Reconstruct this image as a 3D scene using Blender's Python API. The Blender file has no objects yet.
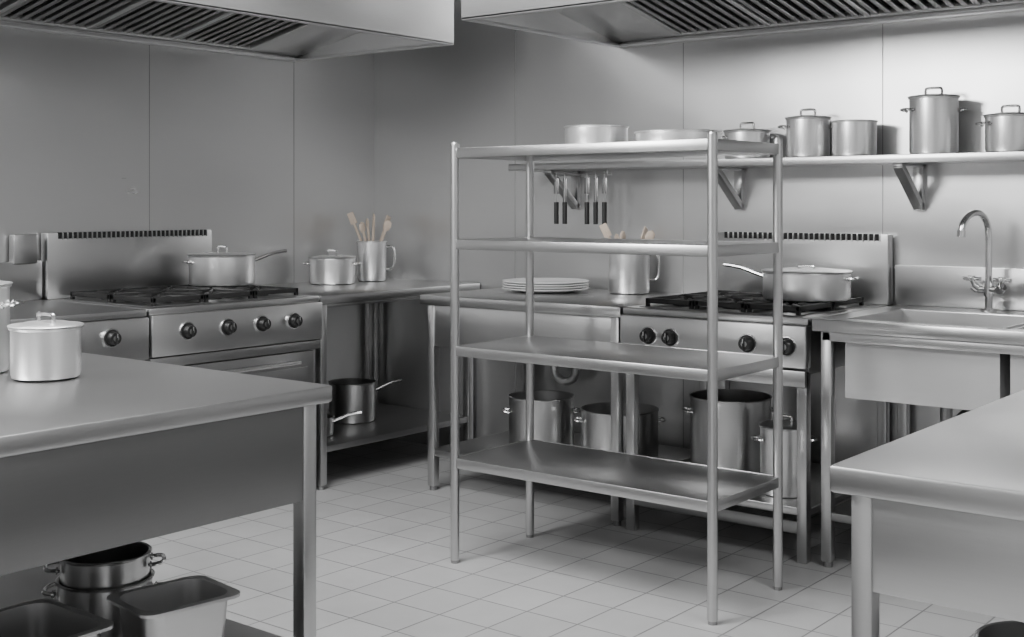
import bpy, bmesh, math, random
from mathutils import Vector, Matrix
random.seed(4)
scene = bpy.context.scene

# ------------------------------------------------------------------ materials
def new_mat(name):
    m = bpy.data.materials.new(name); m.use_nodes = True
    nt = m.node_tree; b = nt.nodes['Principled BSDF']
    return m, nt, b

def steel(name, base=0.55, rough=0.34, metallic=1.0, stretch=(2, 2, 60), var=0.05, blotch=0.0, bump=0.01, wavy=0.0, cv=0.03, wscale=1.6):
    m, nt, b = new_mat(name)
    N, L = nt.nodes, nt.links
    tc = N.new('ShaderNodeTexCoord'); mp = N.new('ShaderNodeMapping')
    mp.inputs['Scale'].default_value = stretch
    L.new(tc.outputs['Object'], mp.inputs['Vector'])
    no = N.new('ShaderNodeTexNoise'); no.inputs['Scale'].default_value = 6; no.inputs['Detail'].default_value = 4
    L.new(mp.outputs[0], no.inputs['Vector'])
    no2 = N.new('ShaderNodeTexNoise'); no2.inputs['Scale'].default_value = wscale; no2.inputs['Detail'].default_value = 1
    L.new(tc.outputs['Object'], no2.inputs['Vector'])
    r = N.new('ShaderNodeMapRange'); r.inputs['To Min'].default_value = rough - var; r.inputs['To Max'].default_value = rough + var
    L.new(no.outputs[0], r.inputs['Value'])
    ad = N.new('ShaderNodeMath'); ad.operation = 'MULTIPLY_ADD'
    L.new(no2.outputs[0], ad.inputs[0]); ad.inputs[1].default_value = blotch
    L.new(r.outputs[0], ad.inputs[2])
    L.new(ad.outputs[0], b.inputs['Roughness'])
    c = N.new('ShaderNodeMapRange'); c.inputs['To Min'].default_value = base * (1 - cv); c.inputs['To Max'].default_value = base * (1 + cv)
    L.new(no.outputs[0], c.inputs['Value'])
    cc = N.new('ShaderNodeCombineColor')
    for i in range(3): L.new(c.outputs[0], cc.inputs[i])
    L.new(cc.outputs[0], b.inputs['Base Color'])
    b.inputs['Metallic'].default_value = metallic
    last = None
    if wavy:
        bw = N.new('ShaderNodeBump'); bw.inputs['Strength'].default_value = wavy; bw.inputs['Distance'].default_value = 0.1
        L.new(no2.outputs[0], bw.inputs['Height']); last = bw
    if bump:
        bp = N.new('ShaderNodeBump'); bp.inputs['Strength'].default_value = bump; bp.inputs['Distance'].default_value = 0.01
        L.new(no.outputs[0], bp.inputs['Height'])
        if last: L.new(last.outputs[0], bp.inputs['Normal'])
        last = bp
    if last: L.new(last.outputs[0], b.inputs['Normal'])
    return m

def plain(name, col, rough=0.5, metallic=0.0, var=0.1, scale=12):
    m, nt, b = new_mat(name)
    N, L = nt.nodes, nt.links
    tc = N.new('ShaderNodeTexCoord'); no = N.new('ShaderNodeTexNoise'); no.inputs['Scale'].default_value = scale
    L.new(tc.outputs['Object'], no.inputs['Vector'])
    mx = N.new('ShaderNodeMix'); mx.data_type = 'RGBA'
    mx.inputs[6].default_value = (*[v * (1 - var) for v in col], 1)
    mx.inputs[7].default_value = (*[min(1, v * (1 + var)) for v in col], 1)
    L.new(no.outputs[0], mx.inputs[0]); L.new(mx.outputs[2], b.inputs['Base Color'])
    b.inputs['Roughness'].default_value = rough; b.inputs['Metallic'].default_value = metallic
    return m

STEEL = steel('brushed_steel', 0.55, 0.31)
STEELD = steel('dull_steel', 0.34, 0.38)
TOP = steel('worktop_steel', 0.48, 0.30, stretch=(12, 2, 2), bump=0, var=.012, cv=.02)
POT = steel('pot_aluminium', 0.86, 0.32, stretch=(2, 2, 30), metallic=.92)
POTD = steel('darker_pot_steel', 0.56, 0.30, stretch=(2, 2, 30))  # darker base than the other pots, for pots on the lower shelves
BASIN = steel('basin_steel', 0.62, 0.36, metallic=.8)
WALLM = steel('wall_steel_sheet', 0.62, 0.25, stretch=(1, 1, 12), blotch=0.10, bump=0, metallic=.84, wavy=.12, var=.008, cv=.012)
HOODM = steel('hood_steel', 0.76, 0.30, stretch=(3, 3, 30), metallic=.9, bump=0, var=.02)
FILT = steel('filter_steel', 0.45, 0.35)
CHROME = steel('chrome', 0.75, 0.16, var=0.03, bump=0)
APRON = steel('apron_steel_dark_reflection', 0.22, 0.36, stretch=(3, 3, 40), bump=.004, var=.02)  # base colour darkened to paint in the apron's dark reflection
IRON = plain('cast_iron', (0.012,) * 3, 0.5)
DARK = plain('gap_shade', (0.012,) * 3, 0.8)  # near-black solid pieces paint the shade inside slots and gaps
BLACKP = plain('black_plastic', (0.015,) * 3, 0.35)
WHITE = plain('white_ceramic', (0.75,) * 3, 0.2, var=0.02)
WOOD = plain('pale_wood', (0.62, 0.52, 0.43), 0.6, var=0.15, scale=25)
PAINT = plain('painted_plaster', (0.66,) * 3, 0.8, var=0.03)
SEAM = plain('panel_seam', (0.3,) * 3, 0.5, metallic=0.5)

def floor_mat():
    m, nt, b = new_mat('floor_tiles'); N, L = nt.nodes, nt.links
    tc = N.new('ShaderNodeTexCoord'); br = N.new('ShaderNodeTexBrick')
    mp = N.new('ShaderNodeMapping'); mp.inputs['Location'].default_value = (0.06, 0.03, 0)
    L.new(tc.outputs['Object'], mp.inputs[0]); L.new(mp.outputs[0], br.inputs['Vector'])
    br.offset = 0; br.squash = 1
    br.inputs['Scale'].default_value = 1
    br.inputs['Brick Width'].default_value = 0.2; br.inputs['Row Height'].default_value = 0.2
    br.inputs['Mortar Size'].default_value = 0.0035; br.inputs['Mortar Smooth'].default_value = 0.4
    br.inputs['Color1'].default_value = (0.37,) * 3 + (1,); br.inputs['Color2'].default_value = (0.41,) * 3 + (1,)
    br.inputs['Mortar'].default_value = (0.17,) * 3 + (1,)
    no = N.new('ShaderNodeTexNoise'); no.inputs['Scale'].default_value = 5; no.inputs['Detail'].default_value = 5
    L.new(tc.outputs['Object'], no.inputs['Vector'])
    mr = N.new('ShaderNodeMapRange'); mr.inputs['To Min'].default_value = 0.88; mr.inputs['To Max'].default_value = 1.1
    L.new(no.outputs[0], mr.inputs['Value'])
    vm = N.new('ShaderNodeVectorMath'); vm.operation = 'SCALE'
    L.new(br.outputs['Color'], vm.inputs[0]); L.new(mr.outputs[0], vm.inputs['Scale'])
    L.new(vm.outputs[0], b.inputs['Base Color'])
    b.inputs['Roughness'].default_value = 0.42
    bp = N.new('ShaderNodeBump'); bp.inputs['Strength'].default_value = 0.3; bp.inputs['Distance'].default_value = 0.003; bp.invert = True
    L.new(br.outputs['Fac'], bp.inputs['Height']); L.new(bp.outputs[0], b.inputs['Normal'])
    return m
FLOORM = floor_mat()

# ------------------------------------------------------------------ mesh builder
class M:
    def __init__(s):
        s.bm = bmesh.new(); s.mats = []
    def mi(s, mat):
        if mat not in s.mats: s.mats.append(mat)
        return s.mats.index(mat)
    def _merge(s, tmp, mat, smooth, xf=None):
        i = s.mi(mat); vm = {}
        for v in tmp.verts:
            co = xf @ v.co if xf is not None else v.co
            vm[v] = s.bm.verts.new(co)
        for f in tmp.faces:
            try:
                nf = s.bm.faces.new([vm[v] for v in f.verts])
                nf.material_index = i; nf.smooth = smooth
            except ValueError: pass
        tmp.free()
    def box(s, x0, x1, y0, y1, z0, z1, mat, bev=0.003, xf=None):
        t = bmesh.new(); bmesh.ops.create_cube(t, size=1)
        sx, sy, sz = abs(x1 - x0), abs(y1 - y0), abs(z1 - z0)
        for v in t.verts:
            v.co = Vector(((x0 + x1) / 2 + v.co.x * sx, (y0 + y1) / 2 + v.co.y * sy, (z0 + z1) / 2 + v.co.z * sz))
        if bev:
            bw = min(bev, 0.3 * min(sx, sy, sz))
            bmesh.ops.bevel(t, geom=list(t.edges), offset=bw, segments=2, affect='EDGES', profile=0.5)
        s._merge(t, mat, False, xf); return s
    def cyl(s, p0, p1, r, mat, seg=20, r2=None):
        p0, p1 = Vector(p0), Vector(p1); d = p1 - p0
        t = bmesh.new()
        bmesh.ops.create_cone(t, cap_ends=True, segments=seg, radius1=r, radius2=r if r2 is None else r2, depth=d.length)
        q = Vector((0, 0, 1)).rotation_difference(d.normalized()).to_matrix().to_4x4()
        s._merge(t, mat, True, Matrix.Translation((p0 + p1) / 2) @ q); return s
    def lathe(s, prof, mat, c=(0, 0, 0), seg=48, xf=None):
        t = bmesh.new(); rings = []
        for r, z in prof:
            if r < 1e-6: rings.append([t.verts.new((c[0], c[1], c[2] + z))])
            else: rings.append([t.verts.new((c[0] + r * math.cos(2 * math.pi * k / seg), c[1] + r * math.sin(2 * math.pi * k / seg), c[2] + z)) for k in range(seg)])
        for a, b in zip(rings[:-1], rings[1:]):
            for k in range(seg):
                k2 = (k + 1) % seg
                if len(a) == 1 and len(b) == 1: continue
                if len(a) == 1: t.faces.new((a[0], b[k2], b[k]))
                elif len(b) == 1: t.faces.new((a[k], a[k2], b[0]))
                else: t.faces.new((a[k], a[k2], b[k2], b[k]))
        s._merge(t, mat, True, xf); return s
    def tube(s, pts, r, mat, seg=10, sub=5, flat=1.0):
        P = [Vector(p) for p in pts]
        if sub > 1 and len(P) > 2:
            Q = []
            for i in range(len(P) - 1):
                p0 = P[max(i - 1, 0)]; p1 = P[i]; p2 = P[i + 1]; p3 = P[min(i + 2, len(P) - 1)]
                for k in range(sub):
                    u = k / sub
                    Q.append(0.5 * ((2 * p1) + (p2 - p0) * u + (2 * p0 - 5 * p1 + 4 * p2 - p3) * u * u + (3 * p1 - p0 - 3 * p2 + p3) * u ** 3))
            Q.append(P[-1]); P = Q
        t = bmesh.new(); rings = []; up = None
        for i, p in enumerate(P):
            d = (P[min(i + 1, len(P) - 1)] - P[max(i - 1, 0)]).normalized()
            if up is None:
                up = Vector((0, 0, 1)) if abs(d.z) < 0.9 else Vector((1, 0, 0))
            a = d.cross(up).normalized(); up = a.cross(d).normalized()
            rings.append([t.verts.new(p + a * r * math.cos(2 * math.pi * k / seg) + up * r * flat * math.sin(2 * math.pi * k / seg)) for k in range(seg)])
        for a, b in zip(rings[:-1], rings[1:]):
            for k in range(seg): t.faces.new((a[k], a[(k + 1) % seg], b[(k + 1) % seg], b[k]))
        t.faces.new(rings[0][::-1]); t.faces.new(rings[-1])
        s._merge(t, mat, True); return s
    def obj(s, name, loc=(0, 0, 0), rot=0.0, parent=None):
        bmesh.ops.recalc_face_normals(s.bm, faces=s.bm.faces)
        me = bpy.data.meshes.new(name); s.bm.to_mesh(me); s.bm.free()
        for m in s.mats: me.materials.append(m)
        me.set_sharp_from_angle(angle=math.radians(38))
        o = bpy.data.objects.new(name, me); scene.collection.objects.link(o)
        o.location = loc; o.rotation_euler = (0, 0, rot)
        if parent: o.parent = parent
        return o

# ------------------------------------------------------------------ room
XL, YB, XR, YF, ZC = -5.0, 5.03, 2.2, -2.6, 3.0
M().box(XL - .1, XR + .1, YF - .1, YB + .1, -.1, 0, FLOORM, 0).obj('floor')
M().box(XL - .1, XR + .1, YF - .1, YB + .1, ZC, ZC + .1, PAINT, 0).obj('ceiling')
w = M().box(XL - .1, XR + .1, YB, YB + .1, 0, ZC, WALLM, 0)
for x in (-3.98, -2.98, -2.02, -1.0, 0.0, 1.0):
    w.box(x - .0018, x + .0018, YB - .001, YB + .001, 0, ZC, SEAM, 0)
w.obj('wall_back')
w = M().box(XL - .1, XL, YF - .1, YB, 0, ZC, WALLM, 0)
for y in (4.43, 3.53, 2.6, 1.65, .7, -.25):
    w.box(XL - .001, XL + .001, y - .0018, y + .0018, 0, ZC, SEAM, 0)
w.obj('wall_left')
M().box(XR, XR + .1, YF - .1, YB, 0, ZC, PAINT, 0).obj('wall_right')
M().box(XL, XR, YF - .1, YF, 0, ZC, PAINT, 0).obj('wall_front')

# ------------------------------------------------------------------ extractor hood (local: x length, y depth 0 front..D wall)
def hood(L, D, loc, rot):
    m = M(); z0, z1 = 2.068, 2.56; T = .012
    m.box(0, L, 0, T, z0, z1, HOODM, .003)
    m.box(0, T, T, D, z0, z1, HOODM, .003)
    m.box(L - T, L, T, D, z0, z1, HOODM, .003)
    m.box(0, L, D - T, D, z0 + .012, z1, HOODM, .002)
    m.box(0, L, 0, D, z1, z1 + .012, HOODM, .002)
    m.box(.0, L, 0, .03, z0 - .001, z0 + .012, HOODM, .003)
    m.box(.0, L, D - .05, D, z0 - .001, z0 + .014, HOODM, .003)
    m.box(.0, .03, .025, D - .04, z0 - .001, z0 + .012, HOODM, .003)
    m.box(L - .03, L, .025, D - .04, z0 - .001, z0 + .012, HOODM, .003)
    ya, za, yb, zb = D - .05, z0 + .02, .16, z0 + .20
    ln = math.hypot(ya - yb, zb - za); ang = math.atan2(zb - za, yb - ya)
    def sl(x0, x1, u0, u1, t0, t1, mat, bev=.002):
        xf = Matrix.Translation((0, ya, za)) @ Matrix.Rotation(ang - math.pi, 4, 'X')
        m.box(x0, x1, -u1, -u0, t0, t1, mat, bev, xf)
    sl(T, L - T, 0, ln, .035, .05, DARK, 0)
    sl(T, .36, 0, ln, .0, .03, HOODM); sl(L - .36, L - T, 0, ln, .0, .03, HOODM)
    sl(.36, L - .36, 0, .03, 0, .03, HOODM); sl(.36, L - .36, ln - .05, ln, 0, .03, HOODM)
    m.box(T, L - T, T, .20, z0 + .20, z0 + .212, HOODM, .001)
    x = .36; n = 0
    while x < L - .39:
        if n % 9 == 0:
            sl(x, x + .025, 0.03, ln - .05, 0, .03, HOODM); x += .035
        else:
            sl(x, x + .024, 0.03, ln - .05, .006, .02, FILT); x += .052
        n += 1
    m.box(L * .3, L * .7, D - .6, D - .1, z1 + .012, 2.999, HOODM, .004)
    return m.obj('extractor_hood', loc, rot)
hood(3.9, 1.18, (-3.325, 3.845, 0), 0)
hood(3.9, 1.125, (-3.87, 0.525, 0), math.pi / 2)

# ------------------------------------------------------------------ cookers
def knob(m, x, z, y=-.022):
    m.cyl((x, y + .004, z), (x, y - .006, z), .037, CHROME, 28)
    m.cyl((x, y - .006, z), (x, y - .008, z), .033, BLACKP, 28)
    m.cyl((x, y - .008, z), (x, y - .034, z), .026, BLACKP, 28, .023)
    m.cyl((x, y - .034, z), (x, y - .035, z), .012, STEEL, 20)
    m.box(x - .004, x + .004, y - .043, y - .033, z - .021, z + .021, BLACKP, .002)
    m.box(x - .0015, x + .0015, y - .0438, y - .042, z + .004, z + .019, POT, 0)

def vent_panel(m, W, D, h=1.19):
    m.box(0, W, D - .055, D, .9, h, STEEL, .004)
    n = int((W - .08) / .024)
    for i in range(n):
        x = .05 + i * (W - .08) / n
        m.box(x, x + .017, D - .058, D - .053, h - .026, h - .006, DARK, .001)
        m.box(x, x + .017, D - .058, D - .048, h - .008, h + .0015, DARK, .0005)
        m.box(x + .018, x + .023, D - .062, D - .053, h - .03, h + .001, STEEL, .0008)

def grates(m, W, D, n):
    gw = (W - .12) / n
    for i in range(n):
        x0 = .06 + i * gw + .006; x1 = .06 + (i + 1) * gw - .006
        for (ya, yb) in ((.07, .36), (.375, .665)):
            cx, cy = (x0 + x1) / 2, (ya + yb) / 2
            zt = .935; b = .014
            m.box(x0, x1, ya, ya + b, zt - .02, zt, IRON, .002); m.box(x0, x1, yb - b, yb, zt - .02, zt, IRON, .002)
            m.box(x0, x0 + b, ya, yb, zt - .02, zt, IRON, .002); m.box(x1 - b, x1, ya, yb, zt - .02, zt, IRON, .002)
            for fx, fy in ((x0, ya), (x1 - b, ya), (x0, yb - b), (x1 - b, yb - b)):
                m.box(fx, fx + b, fy, fy + b, .9, zt, IRON, 0)
            for k in range(8):
                a = k * math.pi / 4; rr = .5 * (x1 - x0) if k % 4 == 0 else (.5 * (yb - ya) if k % 4 == 2 else .15)
                p0 = (cx + .035 * math.cos(a), cy + .035 * math.sin(a), zt - .008)
                p1 = (cx + (rr - .004) * math.cos(a), cy + (rr - .004) * math.sin(a), zt - .010)
                m.cyl(p0, p1, .008, IRON, 8)
            m.lathe([(0, .020), (.04, .018), (.055, .008), (.06, 0), (.03, 0)], IRON, (cx, cy, .9), 24)

def cooktop(m, W, D):
    m.box(0, W, 0, D - .05, .872, .9, TOP, .006)
    m.box(.045, W - .045, .055, .68, .899, .902, STEELD, .001)

def range_oven():
    m = M(); W, D = .91, .79
    cooktop(m, W, D)
    m.box(.01, W - .01, .03, D, .14, .872, STEEL, .003)
    m.box(.0, W, -.02, .03, .705, .872, STEEL, .006)
    m.box(.0, W, -.008, .03, .66, .70, STEELD, .003)
    m.box(.05, W - .03, .004, .032, .20, .655, STEELD, .006)
    m.box(.09, W - .07, -.001, .006, .25, .585, STEELD, .006)
    m.tube([(.22, -.0, .615), (.22, -.045, .615)], .008, CHROME, 10, 1)
    m.tube([(.72, -.0, .615), (.72, -.045, .615)], .008, CHROME, 10, 1)
    m.tube([(.19, -.048, .615), (.75, -.048, .615)], .011, CHROME, 12, 1)
    m.box(.03, W - .03, .03, .05, .07, .14, DARK, 0)
    for x in (.05, W - .05):
        for y in (.09, D - .09): m.cyl((x, y, 0), (x, y, .15), .022, STEELD)
    for x in (.165, .37, .555, .735): knob(m, x, .80)
    vent_panel(m, W - .03, D); grates(m, W, D, 3)
    return m.obj('gas_range', (-4.2, 2.965, 0), math.pi / 2)
range_oven()

def range_open():
    m = M(); W, D = .805, .81
    cooktop(m, W, D)
    m.box(.01, W - .01, .03, D, .69, .872, STEEL, .003)
    m.box(0, W, -.02, .03, .715, .872, STEEL, .006)
    m.box(0.01, W - .01, -.002, .03, .645, .705, STEELD, .004)
    for x in (.01, W - .05):
        for y in (.01, D - .05): m.box(x, x + .04, y, y + .04, 0, .70, STEEL, .004)
    m.box(.012, W - .012, .02, D - .01, .17, .20, STEEL, .004)
    m.box(.02, W - .02, .012, .03, .105, .15, STEELD, .003)
    m.box(.012, W - .012, D - .008, D - .002, .2, .7, STEEL, .002)
    for x in (.14, .24, .575, .735): knob(m, x, .795)
    vent_panel(m, W, D); grates(m, W, D, 3)
    return m.obj('gas_range', (-2.775, 4.205, 0), 0)
range_open()

def griddle():
    m = M(); W, D = .95, .79
    m.box(0, W, 0, D, .87, .9, TOP, .006)
    m.box(.005, W - .005, .03, D, .12, .87, STEEL, .003)
    m.box(0, W, -.015, .03, .70, .868, STEEL, .006)
    m.box(.06, .66, -.02, -.012, .725, .85, STEEL, .004)
    m.box(.03, W - .03, .012, .032, .18, .68, STEEL, .006)
    m.tube([(.2, -.03, .63), (.75, -.03, .63)], .01, CHROME, 10, 1)
    for x in (.22, .73): m.tube([(x, .015, .63), (x, -.03, .63)], .007, CHROME, 8, 1)
    m.box(0, W, D - .03, D, .9, 1.07, STEEL, .004)
    m.box(W - .14, W - .03, D - .045, D - .003, 1.06, 1.185, STEEL, .004)
    for x in (.05, W - .05):
        for y in (.09, D - .09): m.cyl((x, y, 0), (x, y, .13), .022, STEELD)
    knob(m, .775, .80, -.018)
    return m.obj('griddle_cabinet', (-4.2, 2.005, 0), math.pi / 2)
griddle()

# ------------------------------------------------------------------ tables
def table(name, W, D, loc, rot, z=.9, apron=.0, shelf=.2, leg=.04, th=.045, sides='f', ins=.03, am=None, sm=None):
    m = M(); am = am or STEEL
    m.box(0, W, 0, D, z - th, z, TOP, .007)
    if apron:
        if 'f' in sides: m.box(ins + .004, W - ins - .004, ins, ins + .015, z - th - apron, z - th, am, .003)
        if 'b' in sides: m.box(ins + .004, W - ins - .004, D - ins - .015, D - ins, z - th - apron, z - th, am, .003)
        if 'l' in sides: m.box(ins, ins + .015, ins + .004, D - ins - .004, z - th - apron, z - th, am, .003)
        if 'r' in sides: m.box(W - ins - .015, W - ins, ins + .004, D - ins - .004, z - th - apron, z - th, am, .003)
    m.box(.06, W - .06, .06, D - .06, z - th - .02, z - th, STEELD, 0)
    i2 = ins - .004
    for x in (i2, W - i2 - leg):
        for y in (i2, D - i2 - leg):
            m.box(x, x + leg, y, y + leg, .02, z - th, STEEL, .005)
            m.cyl((x + leg / 2, y + leg / 2, 0), (x + leg / 2, y + leg / 2, .025), leg * .42, STEELD, 16)
    if shelf:
        m.box(i2 + .004, W - i2 - .004, i2 + .004, D - i2 - .004, shelf - .03, shelf, sm or STEELD, .004)
    return m.obj(name, loc, rot)
table('worktop_counter', 1.135, .79, (-4.205, 3.885, 0), math.pi / 2, apron=.015, shelf=.2)
table('prep_table', 1.105, .81, (-3.89, 4.205, 0), 0, apron=.19, shelf=.19, sides='fl', sm=STEEL)
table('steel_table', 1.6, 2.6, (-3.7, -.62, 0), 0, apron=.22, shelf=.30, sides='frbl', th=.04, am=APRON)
table('steel_table', 1.5, 1.35, (-.84, 1.867, 0), 0, apron=.155, shelf=.30, sides='frbl', th=.045, ins=.03, leg=.036)

# ------------------------------------------------------------------ sink unit
def sink():
    m = M(); W, D = 1.35, .81; th = .045; z = .9
    bs = [(.10, .64), (.68, 1.22)]; y0, y1 = .075, .61
    m.box(0, W, 0, y0, z - th, z, TOP, .004)
    m.box(0, W, y1, D, z - th, z, TOP, .004)
    xs = [0, bs[0][0], bs[0][1], bs[1][0], bs[1][1], W]
    for a in (0, 2, 4): m.box(xs[a], xs[a + 1], y0 - .003, y1 + .003, z - th + .001, z - (.0005 if a != 2 else .012), TOP, 0)
    for a, b in bs:
        zb = .62; t = .006; e = .003; zt = z - .004
        ia, ib, iy0, iy1 = a + e, b - e, y0 + e, y1 - e
        m.box(ia - t, ib + t, iy0 - t, iy0, zb, zt, BASIN, 0); m.box(ia - t, ib + t, iy1, iy1 + t, zb, zt, BASIN, 0)
        m.box(ia - t, ia, iy0, iy1, zb, zt, BASIN, 0); m.box(ib, ib + t, iy0, iy1, zb, zt, BASIN, 0)
        m.box(ia - t, ib + t, iy0 - t, iy1 + t, zb - t, zb, BASIN, 0)
        c = ((a + b) / 2, (y0 + y1) / 2)
        m.lathe([(0, .002), (.03, .002), (.042, .004), (.045, .0)], CHROME, (c[0], c[1], zb), 24)
        m.tube([(c[0], c[1], zb - .01), (c[0], c[1], .5), (c[0], c[1] + .03, .44), (c[0], c[1] + .1, .44), (c[0], c[1] + .14, .5), (c[0], c[1] + .25, .52), (c[0], D - .01, .52)], .022, STEELD, 12)
    m.box(.03, W - .03, .02, .035, z - th - .035, z - th, STEEL, .003)
    for x in (.025, W - .065):
        for y in (.02, D - .06):
            m.box(x, x + .04, y, y + .04, .02, z - th, STEEL, .005)
            m.cyl((x + .02, y + .02, 0), (x + .02, y + .02, .025), .017, STEELD, 16)
    m.box(.03, W - .03, .025, D - .025, .17, .20, STEELD, .004)
    m.box(0, W, D - .02, D, z, 1.065, STEEL, .004)
    return m.obj('sink_unit', (-1.955, 4.205, 0), 0)
sink()

def faucet():
    m = M()
    m.cyl((0, 0, 0), (0, 0, .012), .03, CHROME); m.cyl((0, 0, .01), (0, 0, .075), .014, CHROME)
    m.tube([(-.045, 0, .085), (.045, 0, .085)], .017, CHROME, 16, 1)
    m.cyl((0, 0, .06), (0, 0, .12), .02, CHROME)
    for sx in (-1, 1):
        m.cyl((sx * .045, 0, .085), (sx * .06, -.01, .10), .02, CHROME, 16)
        c = Vector((sx * .065, -.012, .125))
        m.cyl((sx * .055, -.006, .095), c, .01, CHROME)
        for dx, dy in ((.036, 0), (0, .036)):
            m.cyl(c - Vector((dx, dy, 0)), c + Vector((dx, dy, 0)), .0085, CHROME, 10)
        m.cyl(c - Vector((0, 0, .008)), c + Vector((0, 0, .012)), .014, CHROME, 14)
    m.tube([(0, 0, .11), (0, 0, .2), (0, 0, .29), (0, -.015, .345), (0, -.06, .38), (0, -.12, .375), (0, -.165, .345), (0, -.18, .31)], .0125, CHROME, 14)
    m.cyl((0, -.179, .315), (0, -.182, .29), .016, CHROME, 16)
    return m.obj('kitchen_faucet', (-1.545, 4.90, .9008), math.radians(-15))
faucet()

# ------------------------------------------------------------------ storage rack
def rack():
    m = M(); W, D = 1.07, .45
    for x in (0, W):
        for y in (0, D):
            m.cyl((x, y, .012), (x, y, 1.535), .0165, STEEL, 24)
            m.lathe([(.0165, 0), (.013, .007), (0, .01)], STEEL, (x, y, 1.535), 24)
            m.cyl((x, y, 0), (x, y, .02), .0145, STEELD, 16)
    for z in (.385, .795, 1.185, 1.52):
        m.box(-.004, W + .004, -.004, D + .004, z - .005, z, TOP, .002)
        for a, b, c, d in ((-.006, W + .006, -.010, -.004), (-.006, W + .006, D + .004, D + .010)):
            m.box(a, b, c, d, z - .035, z + .001, STEEL, .002)
        for a, b in ((-.010, -.004), (W + .004, W + .010)):
            m.box(a, b, -.008, D + .008, z - .035, z + .001, STEEL, .002)
        for y in (D * .33, D * .66): m.box(0, W, y - .02, y + .02, z - .02, z - .005, STEELD, .002)
    return m.obj('shelving_rack', (-3.0, 3.435, 0), 0)
rack()

# ------------------------------------------------------------------ wall shelf
def wall_shelf():
    m = M(); x0, x1 = -3.80, 0.1
    m.box(x0, x1, 4.745, YB, 1.478, 1.511, STEEL, .004)
    for x in (-3.585, -2.68, -1.86, -1.0, -.15):
        m.box(x - .02, x + .02, 5.0, YB, 1.29, 1.478, STEEL, .002)
        m.box(x - .02, x + .02, 4.78, YB, 1.466, 1.478, STEEL, .002)
        d = Vector((0, 5.015 - 4.79, 1.30 - 1.47)); L = d.length; a = math.atan2(d.z, d.y)
        xf = Matrix.Translation((x, 4.79, 1.47)) @ Matrix.Rotation(a, 4, 'X')
        m.box(-.02, .02, 0, L, -.014, .014, STEEL, .002, xf)
    m.tube([(-3.62, 4.83, 1.455), (-3.25, 4.83, 1.455)], .005, STEEL, 8, 1)
    for x in (-3.6, -3.27): m.cyl((x, 4.83, 1.455), (x, 4.83, 1.479), .004, STEEL, 8)
    return m.obj('wall_shelf')
wall_shelf()

def hanging_utensil(name, x, kind):
    m = M()
    m.tube([(0, .006, -.01), (0, .004, .005), (0, 0, .008), (0, -.005, 0), (0, -.004, -.02)], .0022, STEEL, 6)
    m.tube([(0, -.004, -.015), (0, -.004, -.14)], .005, STEEL, 8, 1, flat=.6)
    m.tube([(0, -.004, -.13), (0, -.004, -.15), (0, -.004, -.2), (0, -.004, -.235)], .012, BLACKP, 10, 2)
    if kind == 0: m.box(-.015, .015, -.006, -.002, -.09, -.015, STEELD, .002)
    if kind == 1: m.box(-.010, .012, -.006, -.002, -.13, -.015, STEELD, .002)
    return m.obj(name, (x, 4.83, 1.455), 0)
for i, x in enumerate((-3.565, -3.515, -3.385, -3.335, -3.285)):
    hanging_utensil('kitchen_knife' if i % 2 else 'hanging_spatula', x, i % 2)

# ------------------------------------------------------------------ pots
def pot_body(m, r, h, t=.003, mat=POT, z=0):
    P = [(0, 0), (r - .012, 0), (r - .003, .004), (r, .014), (r, h - .006), (r + .004, h - .004), (r + .005, h), (r + .001, h + .002), (r - t, h), (r - t, .012), (r - .012, .006), (0, .006)]
    m.lathe(P, mat, (0, 0, z))
def loop(m, r, z, a, w=.035, out=.03, tr=.005):
    c, s_ = math.cos(a), math.sin(a)
    def P(u, v, zz): return (c * u - s_ * v, s_ * u + c * v, zz)
    m.tube([P(r - .003, -w, z), P(r + out * .7, -w, z + .002), P(r + out, -w * .5, z + .003), P(r + out, w * .5, z + .003), P(r + out * .7, w, z + .002), P(r - .003, w, z)], tr, CHROME, 8, 4)
    for v in (-w, w):
        p = P(r + .001, v, z); q = P(r + .005, v, z); m.cyl(p, q, .009, CHROME, 10)
def lid(m, r, h, hh=.028):
    m.lathe([(0, h + .012), (r * .6, h + .012), (r * .75, h + .009), (r + .004, h + .006), (r + .007, h + .004), (r + .006, h + .0025), (0, h + .0025)], POT)
    m.tube([(-.032, 0, h + .010), (-.032, 0, h + .010 + hh * .8), (-.022, 0, h + .010 + hh), (.022, 0, h + .010 + hh), (.032, 0, h + .010 + hh * .8), (.032, 0, h + .010)], .005, CHROME, 8, 4)
def pot(name, x, y, z, r, h, haslid=False, handles='loops', ha=0.0, mat=POT, hh=.028, hz=None, hl=.2):
    m = M(); pot_body(m, r, h, mat=mat)
    if haslid: lid(m, r, h, hh)
    hz = h * .78 if hz is None else hz
    if handles == 'loops':
        for k in (0, math.pi): loop(m, r, hz, ha + k, w=min(.04, r * .4))
    elif handles == 'long':
        c, s_ = math.cos(ha), math.sin(ha)
        m.tube([(c * (r - .003), s_ * (r - .003), hz), (c * (r + hl * .25), s_ * (r + hl * .25), hz + .015), (c * (r + hl * .6), s_ * (r + hl * .6), hz + .035), (c * (r + hl), s_ * (r + hl), hz + .045)], .012, CHROME, 10, 4, flat=.7)
        loop(m, r, hz, ha + math.pi, w=.03)
    return m.obj(name, (x, y, z + .0008), 0)
CAMA = math.radians(38.5)

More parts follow.
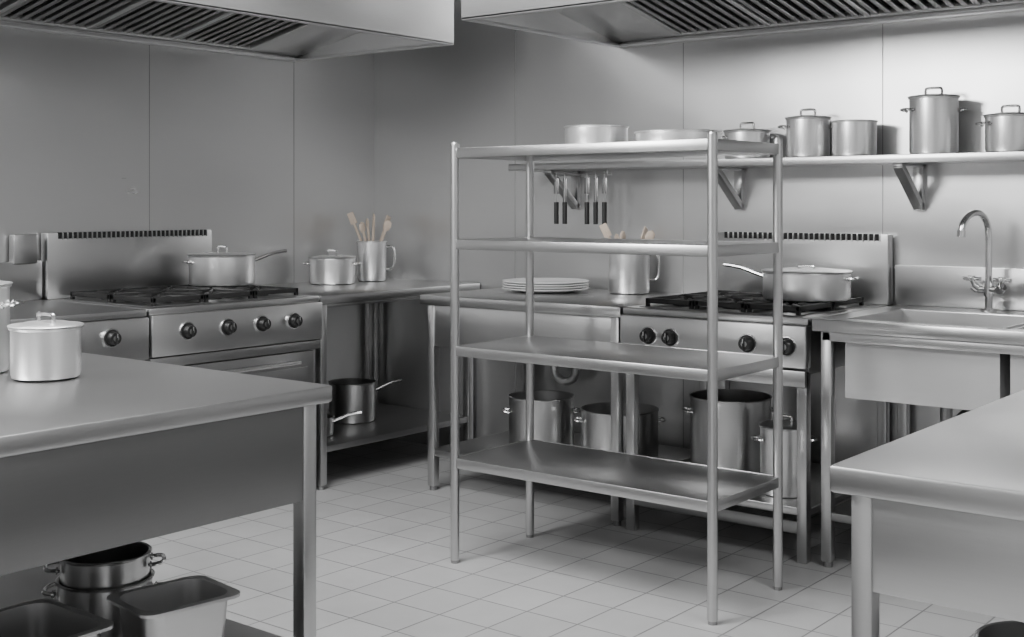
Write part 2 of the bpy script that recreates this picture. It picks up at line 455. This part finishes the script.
ZS = 1.511
pot('lidded_saucepan', -2.576, 4.89, ZS, .098, .12, True, 'loops', CAMA)
pot('stock_pot', -2.29, 4.89, ZS, .090, .165, True, 'loops', CAMA)
pot('cooking_pot', -2.085, 4.89, ZS, .090, .145, False, 'none')
pot('stock_pot', -1.755, 4.89, ZS, .093, .225, True, 'loops', CAMA)
pot('stock_pot', -1.46, 4.89, ZS, .092, .14, True, 'loops', CAMA)
pot('frying_pan', -2.54, 3.68, 1.5205, .113, .072, False, 'none')
pot('frying_pan', -2.195, 3.67, 1.5205, .145, .040, False, 'none')
def tray_stack(name, x, y, z, r, n, dz, mat):
    m = M()
    for i in range(n):
        m.lathe([(0, 0), (r * .62, 0), (r * .7, .004), (r, .016), (r + .002, .018), (r, .020), (r * .7, .009), (r * .6, .006), (0, .006)], mat, (0, 0, i * dz))
    return m.obj(name, (x, y, z + .0008), 0)
pot('saucepan', -4.70, 3.72, .935, .152, .14, True, 'long', math.radians(72), hh=.03, hl=.17)
pot('saute_pan', -2.17, 4.62, .935, .172, .11, True, 'long', math.radians(190), hh=.012, hl=.17)
pot('casserole_pot', -4.76, 4.48, .9, .118, .135, True, 'loops', CAMA)
def utensil_holder(x, y, r, h, tips, ha):
    m = M(); pot_body(m, r, h)
    c, s_ = math.cos(ha), math.sin(ha)
    m.tube([(c * (r - .002), s_ * (r - .002), h * .85), (c * (r + .035), s_ * (r + .035), h * .86), (c * (r + .045), s_ * (r + .045), h * .6), (c * (r + .035), s_ * (r + .035), h * .33), (c * (r - .002), s_ * (r - .002), h * .3)], .006, CHROME, 8, 4)
    for i, (a, t, k) in enumerate(tips):
        b = Vector((-.3 * r * math.cos(a), -.3 * r * math.sin(a), .015)); e = Vector((.75 * r * math.cos(a), .75 * r * math.sin(a), h))
        d = (e - b).normalized(); tip = e + d * t
        m.tube([b, e, tip], .007, WOOD, 8, 2)
        xf = Matrix.Translation(tip) @ Vector((0, 0, 1)).rotation_difference(d).to_matrix().to_4x4() @ Matrix.Rotation(CAMA + i, 4, 'Z')
        if k == 0: m.lathe([(0, -.035), (.016, -.022), (.022, 0), (.018, .022), (0, .034)], WOOD, seg=16, xf=xf @ Matrix.Diagonal((1, .35, 1, 1)))
        else: m.box(-.018, .018, -.004, .004, -.03, .035, WOOD, .003, xf)
    return m.obj('utensil_canister', (x, y, .9008), 0)
utensil_holder(-4.77, 4.78, .078, .215, [(.3, .09, 0), (1.4, .11, 1), (2.6, .10, 0), (3.7, .13, 1), (4.9, .08, 0), (5.6, .12, 1)], CAMA)
utensil_holder(-3.17, 4.86, .095, .21, [(.3, .06, 0), (1.4, .07, 1), (2.8, .04, 0), (4.0, .09, 1), (5.0, .06, 0)], CAMA)
tray_stack('plate_stack', -3.55, 4.72, .9, .205, 4, .011, WHITE)

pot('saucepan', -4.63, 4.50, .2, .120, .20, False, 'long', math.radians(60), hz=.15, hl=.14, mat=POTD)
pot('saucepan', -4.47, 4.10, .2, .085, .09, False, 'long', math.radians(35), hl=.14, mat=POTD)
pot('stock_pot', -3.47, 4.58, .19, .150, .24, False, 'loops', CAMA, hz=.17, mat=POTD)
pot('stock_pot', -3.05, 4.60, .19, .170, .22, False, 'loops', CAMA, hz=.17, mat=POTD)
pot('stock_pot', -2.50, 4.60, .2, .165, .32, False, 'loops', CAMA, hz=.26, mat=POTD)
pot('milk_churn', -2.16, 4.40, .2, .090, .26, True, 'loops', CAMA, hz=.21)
def pipe():
    m = M()
    m.tube([(0, 0, .83), (0, 0, .60), (0, 0, .50), (.02, 0, .46), (.07, 0, .445), (.12, 0, .47), (.14, 0, .53), (.18, 0, .57), (.25, 0, .575), (.33, 0, .575), (.37, .03, .575), (.375, .078, .575)], .02, POT, 12)
    m.cyl((0, 0, .70), (0, 0, .735), .028, POT)
    m.cyl((.0, 0, .52), (.0, 0, .55), .028, POT)
    return m.obj('drain_pipe', (-3.66, 4.94, 0), 0)
pipe()

pot('cooking_pot', -2.72, 1.63, .9, .080, .122, True, 'none', CAMA, hh=.02)
pot('stock_pot', -2.945, 1.57, .9, .083, .215, True, 'loops', CAMA, hh=.03)
def gastro(name, x, y, z, W, D, H, rot):
    m = M(); bm = bmesh.new()
    def ring(w, d, zz, rad, n=5):
        vs = []
        for (cx, cy, a0) in ((w / 2 - rad, d / 2 - rad, 0), (-w / 2 + rad, d / 2 - rad, 90), (-w / 2 + rad, -d / 2 + rad, 180), (w / 2 - rad, -d / 2 + rad, 270)):
            for k in range(n):
                a = math.radians(a0 + 90 * k / (n - 1)); vs.append(bm.verts.new((cx + rad * math.cos(a), cy + rad * math.sin(a), zz)))
        return vs
    R = [ring(W - .075, D - .075, 0, .03), ring(W - .06, D - .06, .01, .035), ring(W - .03, D - .03, H - .004, .04), ring(W, D, H - .006, .03), ring(W, D, H, .03), ring(W - .034, D - .034, H, .038), ring(W - .064, D - .064, .014, .033), ring(W - .08, D - .08, .006, .03)]
    for a, b in zip(R[:-1], R[1:]):
        n = len(a)
        for k in range(n): bm.faces.new((a[k], a[(k + 1) % n], b[(k + 1) % n], b[k]))
    bm.faces.new(R[0][::-1]); bm.faces.new(R[-1])
    m._merge(bm, STEEL, True)
    return m.obj(name, (x, y, z + .0008), rot)
gastro('gastronorm_pan', -2.18, 1.60, .3, .19, .23, .195, math.radians(-8))
gastro('gastronorm_pan', -2.27, 1.32, .3, .27, .24, .185, math.radians(0))
# two nested stock pots
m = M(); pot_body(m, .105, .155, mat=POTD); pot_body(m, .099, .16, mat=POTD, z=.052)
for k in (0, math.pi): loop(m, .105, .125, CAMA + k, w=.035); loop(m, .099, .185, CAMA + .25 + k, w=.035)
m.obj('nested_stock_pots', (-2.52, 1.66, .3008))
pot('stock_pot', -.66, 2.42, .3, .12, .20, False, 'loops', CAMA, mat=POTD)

# ------------------------------------------------------------------ lights
def area(name, loc, sx, sy, power, rot=(0, 0, 0)):
    l = bpy.data.lights.new(name, 'AREA'); l.shape = 'RECTANGLE'; l.size = sx; l.size_y = sy; l.energy = power
    o = bpy.data.objects.new(name, l); o.location = loc; o.rotation_euler = rot; scene.collection.objects.link(o)
area('ceiling_lamp_main', (-2.6, 1.9, 2.97), 1.3, 1.3, 105)
area('ceiling_fill_right', (0.4, 2.4, 2.97), 1.2, 1.2, 55)  # added fill light at ceiling height, no fixture behind it
area('ceiling_fill_rear', (-1.2, -.8, 2.97), 2.4, 1.6, 65)  # broad fill added near the camera, not an actual ceiling fixture
area('key_softbox', (-3.4, .2, 2.5), .8, .6, 90, (math.radians(78), 0, math.radians(-25)))  # softbox-like key added out of view, aimed to suit the wall shadows
w = bpy.data.worlds.new('world'); scene.world = w; w.use_nodes = True
w.node_tree.nodes['Background'].inputs[0].default_value = (.5, .5, .5, 1); w.node_tree.nodes['Background'].inputs[1].default_value = .3

# ------------------------------------------------------------------ camera
cam = bpy.data.cameras.new('camera'); co = bpy.data.objects.new('camera', cam); scene.collection.objects.link(co)
cam.sensor_width = 36; cam.lens = 1242 / 1024 * 36; cam.shift_y = -114.5 / 1024
co.location = (0, 0, 1.316); co.rotation_euler = (math.pi / 2, 0, math.radians(38.5))
cam.clip_start = .05
scene.camera = co
